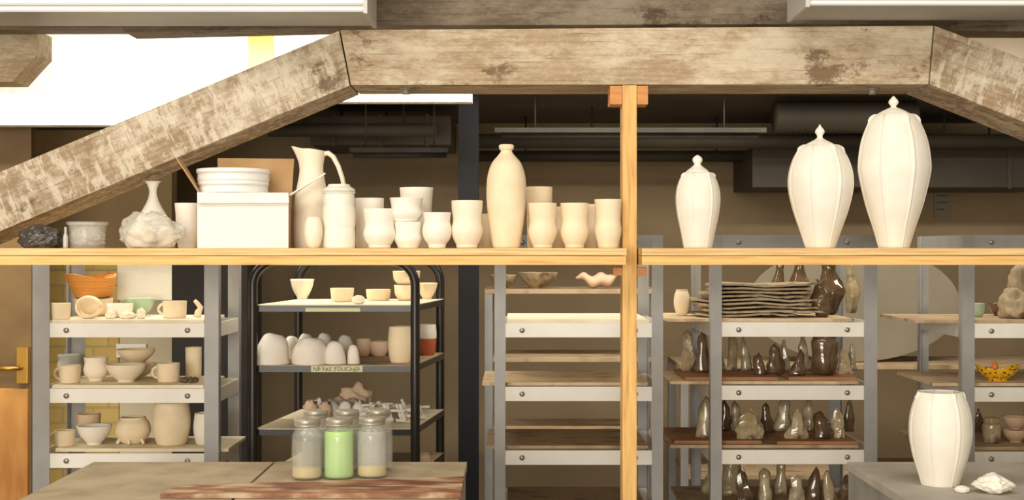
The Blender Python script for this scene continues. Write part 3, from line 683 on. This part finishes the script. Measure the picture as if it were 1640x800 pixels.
for i,(cx,w,h,dd) in enumerate([(1128,28,56,5.12),(1160,24,50,5.3),(1200,44,54,5.08),(1230,22,46,5.25),(1252,22,60,5.3),(1275,30,46,5.08),(1294,20,62,5.28),(1316,28,52,5.08),(1344,18,42,5.1),(1360,16,52,5.27),(1182,22,54,5.3)]):
    meta(shard('glazed_shard',cx,w,h,dd,z1,GL[(i*5+2)%6],40+i,top=.7,n=8 if i%2 else 14),'glossy olive glazed domed ceramic piece','ceramic piece','glazed pieces on the lower shelf')
z=zC[3]
for i,(cx,w,h,dd) in enumerate([(1170,28,64,5.25),(1195,34,56,5.1),(1226,26,50,5.1),(1250,26,66,5.28),(1275,28,52,5.1),(1302,26,62,5.12),(1328,24,58,5.1),(1352,20,46,5.1),(1140,26,58,5.3)]):
    meta(shard('glazed_shard',cx,w,h,dd,z+.0004,GL[(i*5)%6],80+i,top=.6,n=8),'glossy brown glazed ceramic piece','ceramic piece','glazed pieces on the bottom shelf')
# ================================================================= rack D
z=zD[0]
meta(lathe('green_cup','deep',1566,22,22,5.2,z+.0004,'green'),'small green glazed cup','cup')
o=meta(blob('seated_sculpture',1628,52,50,5.1,z+.0004,'slab',amp=.3,fr=1.8,seed=6,dep=.12),'dark glazed seated figure sculpture','sculpture')
blob('figure_torso',1632,34,58,5.12,z+.07,'slab',amp=.25,fr=2,seed=9,dep=.07,parent=o)
meta(lathe('dark_bowl','bowl',1600,36,20,5.3,z+.0004,'glaze'),'dark glazed bowl behind the sculpture','bowl')
z=zD[1]
def boat(v,a,q,R):
    v.z+=.014*q*abs(math.cos(a))**3; v.y*=.6; return v
o=meta(lathe('boat_dish','bowl',1598,72,20,5.08,z+.0004,'leo',fn=boat),'yellow boat shaped dish with dark spots','dish')
shard('dish_ornament',1592,16,20,5.08,z+14*5.08/F,'orange',3,top=.1,parent=o)
z=zD[2]
meta(lathe('dark_jar',[(.8,0),(1,.1),(1,.7),(.8,.78),(.9,.82),(.9,1)],1588,28,40,5.1,z+.0004,'glaze2',open_=False),'short dark glazed jar with cap','jar')
for k,(cx,zz) in enumerate(((1626,0),(1626,20.5),(1640,0))):
    meta(lathe('bowl','bowl',cx,42,20,5.12 if k<2 else 5.28,z+.0004+zz*5.12/F,'pink'),'pinkish glazed bowl, stacked' if k<2 else 'pinkish glazed bowl behind a stack','bowl')
meta(shard('glazed_shard',1570,20,40,5.4,z+.0004,'glaze',99),'small dark glazed piece','ceramic piece')

# ================================================================= tables
TZ=.9
def table(xa,xb,y0,y1,m,label,split=None):
    r=empty('work_table',((xa+xb)/2,(y0+y1)/2,0)); meta(r,label,'table')
    if split:
        box('table_top',xa,split-.004,y0,y1,TZ-.025,TZ,m,r,.002); box('table_top',split+.004,xb,y0,y1,TZ-.025,TZ,m,r,.002)
    else: box('table_top',xa,xb,y0,y1,TZ-.025,TZ,m,r,.002)
    box('table_apron',xa+.004,xb-.004,y0+.004,y1-.004,TZ-.14,TZ-.0255,'zinc',r)
    for xx in(xa+.02,xb-.08):
        for yy in(y0+.02,y1-.08): box('table_leg',xx,xx+.06,yy,yy+.06,0,TZ-.1405,'zinc',r)
dt=F*.65/339
table(X(150,dt),X(748,dt),2.95,dt,'tabletop','long work table with worn canvas covered top',X(440,dt))
table(X(1356,dt),X(1356,dt)+1.6,2.95,dt,'tabler','grey worn work table with steel sides')
# red board
th=.016; hh=.65-th
d0=F*hh/388; dr_=F*hh/362; dl_=F*hh/374
bx0,bx1=X(256,d0),X(738,d0); zt=TZ+th
V=[]
nb=40
for zz in(TZ+.001,zt):
    for i in range(nb+1):
        u=i/nb; V.append((bx0+(bx1-bx0)*u,d0+.006*noise.noise(Vector((u*20,5,0))),zz-(.0 if zz<zt else .004*(1-u))))
    for i in range(nb,-1,-1):
        u=i/nb; yb_=dl_+(dr_-dl_)*u+.018*noise.noise(Vector((u*22,2,0)))
        V.append(((bx0+(bx1-bx0)*u)*(1 if u>.05 else .985),yb_,zz-(.0 if zz<zt else .004*(1-u))))
m1=2*(nb+1)
fc=[tuple(range(m1)),tuple(range(2*m1-1,m1-1,-1))]+[(k,(k+1)%m1,(k+1)%m1+m1,k+m1) for k in range(m1)]
c=Vector(V[0]); o=mk('painted_board',[Vector(q)-c for q in V],fc,'redboard',c); meta(o,'old board with chipped red brown paint lying on the table','board')
# jars
jp=[(.88,0),(.97,.04),(1,.1),(1,.62),(.97,.72),(.82,.8),(.76,.83),(.76,.9)]
def jrib(v,a,q,R):
    if .1<q<.66: k=1+.02*math.cos(a*12)*math.sin((q-.1)/.56*math.pi)**.5; v.x*=k; v.y*=k
    return v
def mason(cx,py,content,lab,fill,m2=None):
    d=F*.65/(py-400); w=50;h=97
    if py<760: w=46
    o=meta(lathe('glass_jar',jp,cx,w,h,d,TZ+.0005,'glass',n=96,t=.002,fn=jrib),lab,'jar','glass jars on the table'); s=d/F
    lathe('jar_contents',[(.86,0),(.92,.05),(.93,.95),(.89,1)],cx,w,h*fill,d,TZ+.005,content,parent=o,open_=False)
    if m2: lathe('jar_sediment',[(.88,0),(.94,.2),(.94,1)],cx,w*.985,h*.16,d,TZ+.0055,m2,parent=o,open_=False)
    lathe('jar_lid',[(.8,0),(.84,.05),(.84,.25),(.81,.3),(.84,.4),(.84,.9),(.78,1)],cx,w,h*.12,d,TZ+h*s*.87,'lid',parent=o,open_=False,fine=2)
mason(492,766,'jclay','glass jar with cloudy residue and yellow clay sediment',.6,'jyel')
mason(543,765,'jgreen','glass jar filled with pale green glaze',.74)
mason(596,763,'jwhite','glass jar with milky white glaze',.72,'jyel')
mason(506,752,'jclay','glass jar standing behind the front row',.5)
mason(556,752,'jwhite','glass jar standing behind the front row',.6)
mason(606,751,'jwhite','glass jar standing behind the front row',.6)
# front vase
dv=F*.65/376
o=meta(lathe('ribbed_vase',[(.57,0),(.60,.01),(.70,.12),(.87,.30),(.98,.48),(1,.62),(.96,.76),(.86,.88),(.76,.96),(.72,1)],1505,99,149,dv,TZ+.0005,'white',n=360,fn=rib(7,.011,.93,1.02,.05,.35,.28)),'white ribbed porcelain vase with small shoulder lugs','vase')
for sx in(-1,1):
    blob('shoulder_lug',1505+sx*36,9,9,dv,TZ+140*dv/F,'white',sub=2,amp=.05,parent=o,flat=False)
dl=F*.65/388
meta(blob('clay_lump',1541,24,11,dl,TZ+.0005,'white',amp=.2,seed=31),'small flat white clay lump','clay')
def shell(c):
    c.z=c.z*(1-.6*abs(c.x)); return c
meta(blob('shell_form',1591,62,32,dl,TZ+.0005,'white',amp=.22,fr=1.6,seed=17,dep=.09,shape=shell,ridge=.25),'ragged white porcelain shell form','ceramic piece')

# ================================================================= lights
def area(name,loc,rot,sx,sy,e,c):
    l=bpy.data.lights.new(name,'AREA'); l.shape='RECTANGLE'; l.size=sx; l.size_y=sy; l.energy=e; l.color=c
    o=bpy.data.objects.new(name,l); o.location=loc; o.rotation_euler=rot; col.objects.link(o); return o
warm=(1,.935,.815)
area('front_fill_light',(-1.3,-2.95,1.75),(math.radians(88),0,math.radians(-9)),3.8,2.4,380,warm)  # unseen soft fill added behind the camera, reaches in below the plank
area('ceiling_light',(-1.8,2.4,3.1),(math.radians(20),0,0),2.2,.8,42,warm)
area('ceiling_light',(1.2,2.4,3.1),(math.radians(20),0,0),2.2,.8,34,warm)
area('bulkhead_light',(-1.7,4.75,3.1),(math.radians(40),0,0),2.6,.25,16,(1,.97,.9))
area('rack_fill_light',(-1.9,5.3,2.15),(math.radians(10),0,0),1.2,.1,16,(1,.88,.66))  # added fill above the left rack to brighten it, no fixture there
area('rear_fill_light',(.4,5.2,2.3),(math.radians(46),0,0),4.0,.1,46,(1,.9,.74))  # added fill hidden behind the beam, brightens the back wall and racks
w=bpy.data.worlds.new('World'); bpy.context.scene.world=w; w.use_nodes=True
w.node_tree.nodes['Background'].inputs[0].default_value=(1,.9,.75,1); w.node_tree.nodes['Background'].inputs[1].default_value=.3
cam=bpy.data.cameras.new('Camera'); co=bpy.data.objects.new('Camera',cam); col.objects.link(co)
co.location=(0,0,H); co.rotation_euler=(math.pi/2,0,0); cam.sensor_width=36; cam.lens=F/1640*36; cam.clip_start=.05
bpy.context.scene.camera=co
try: bpy.context.scene.view_settings.view_transform='Standard'
except Exception as e: print(e)
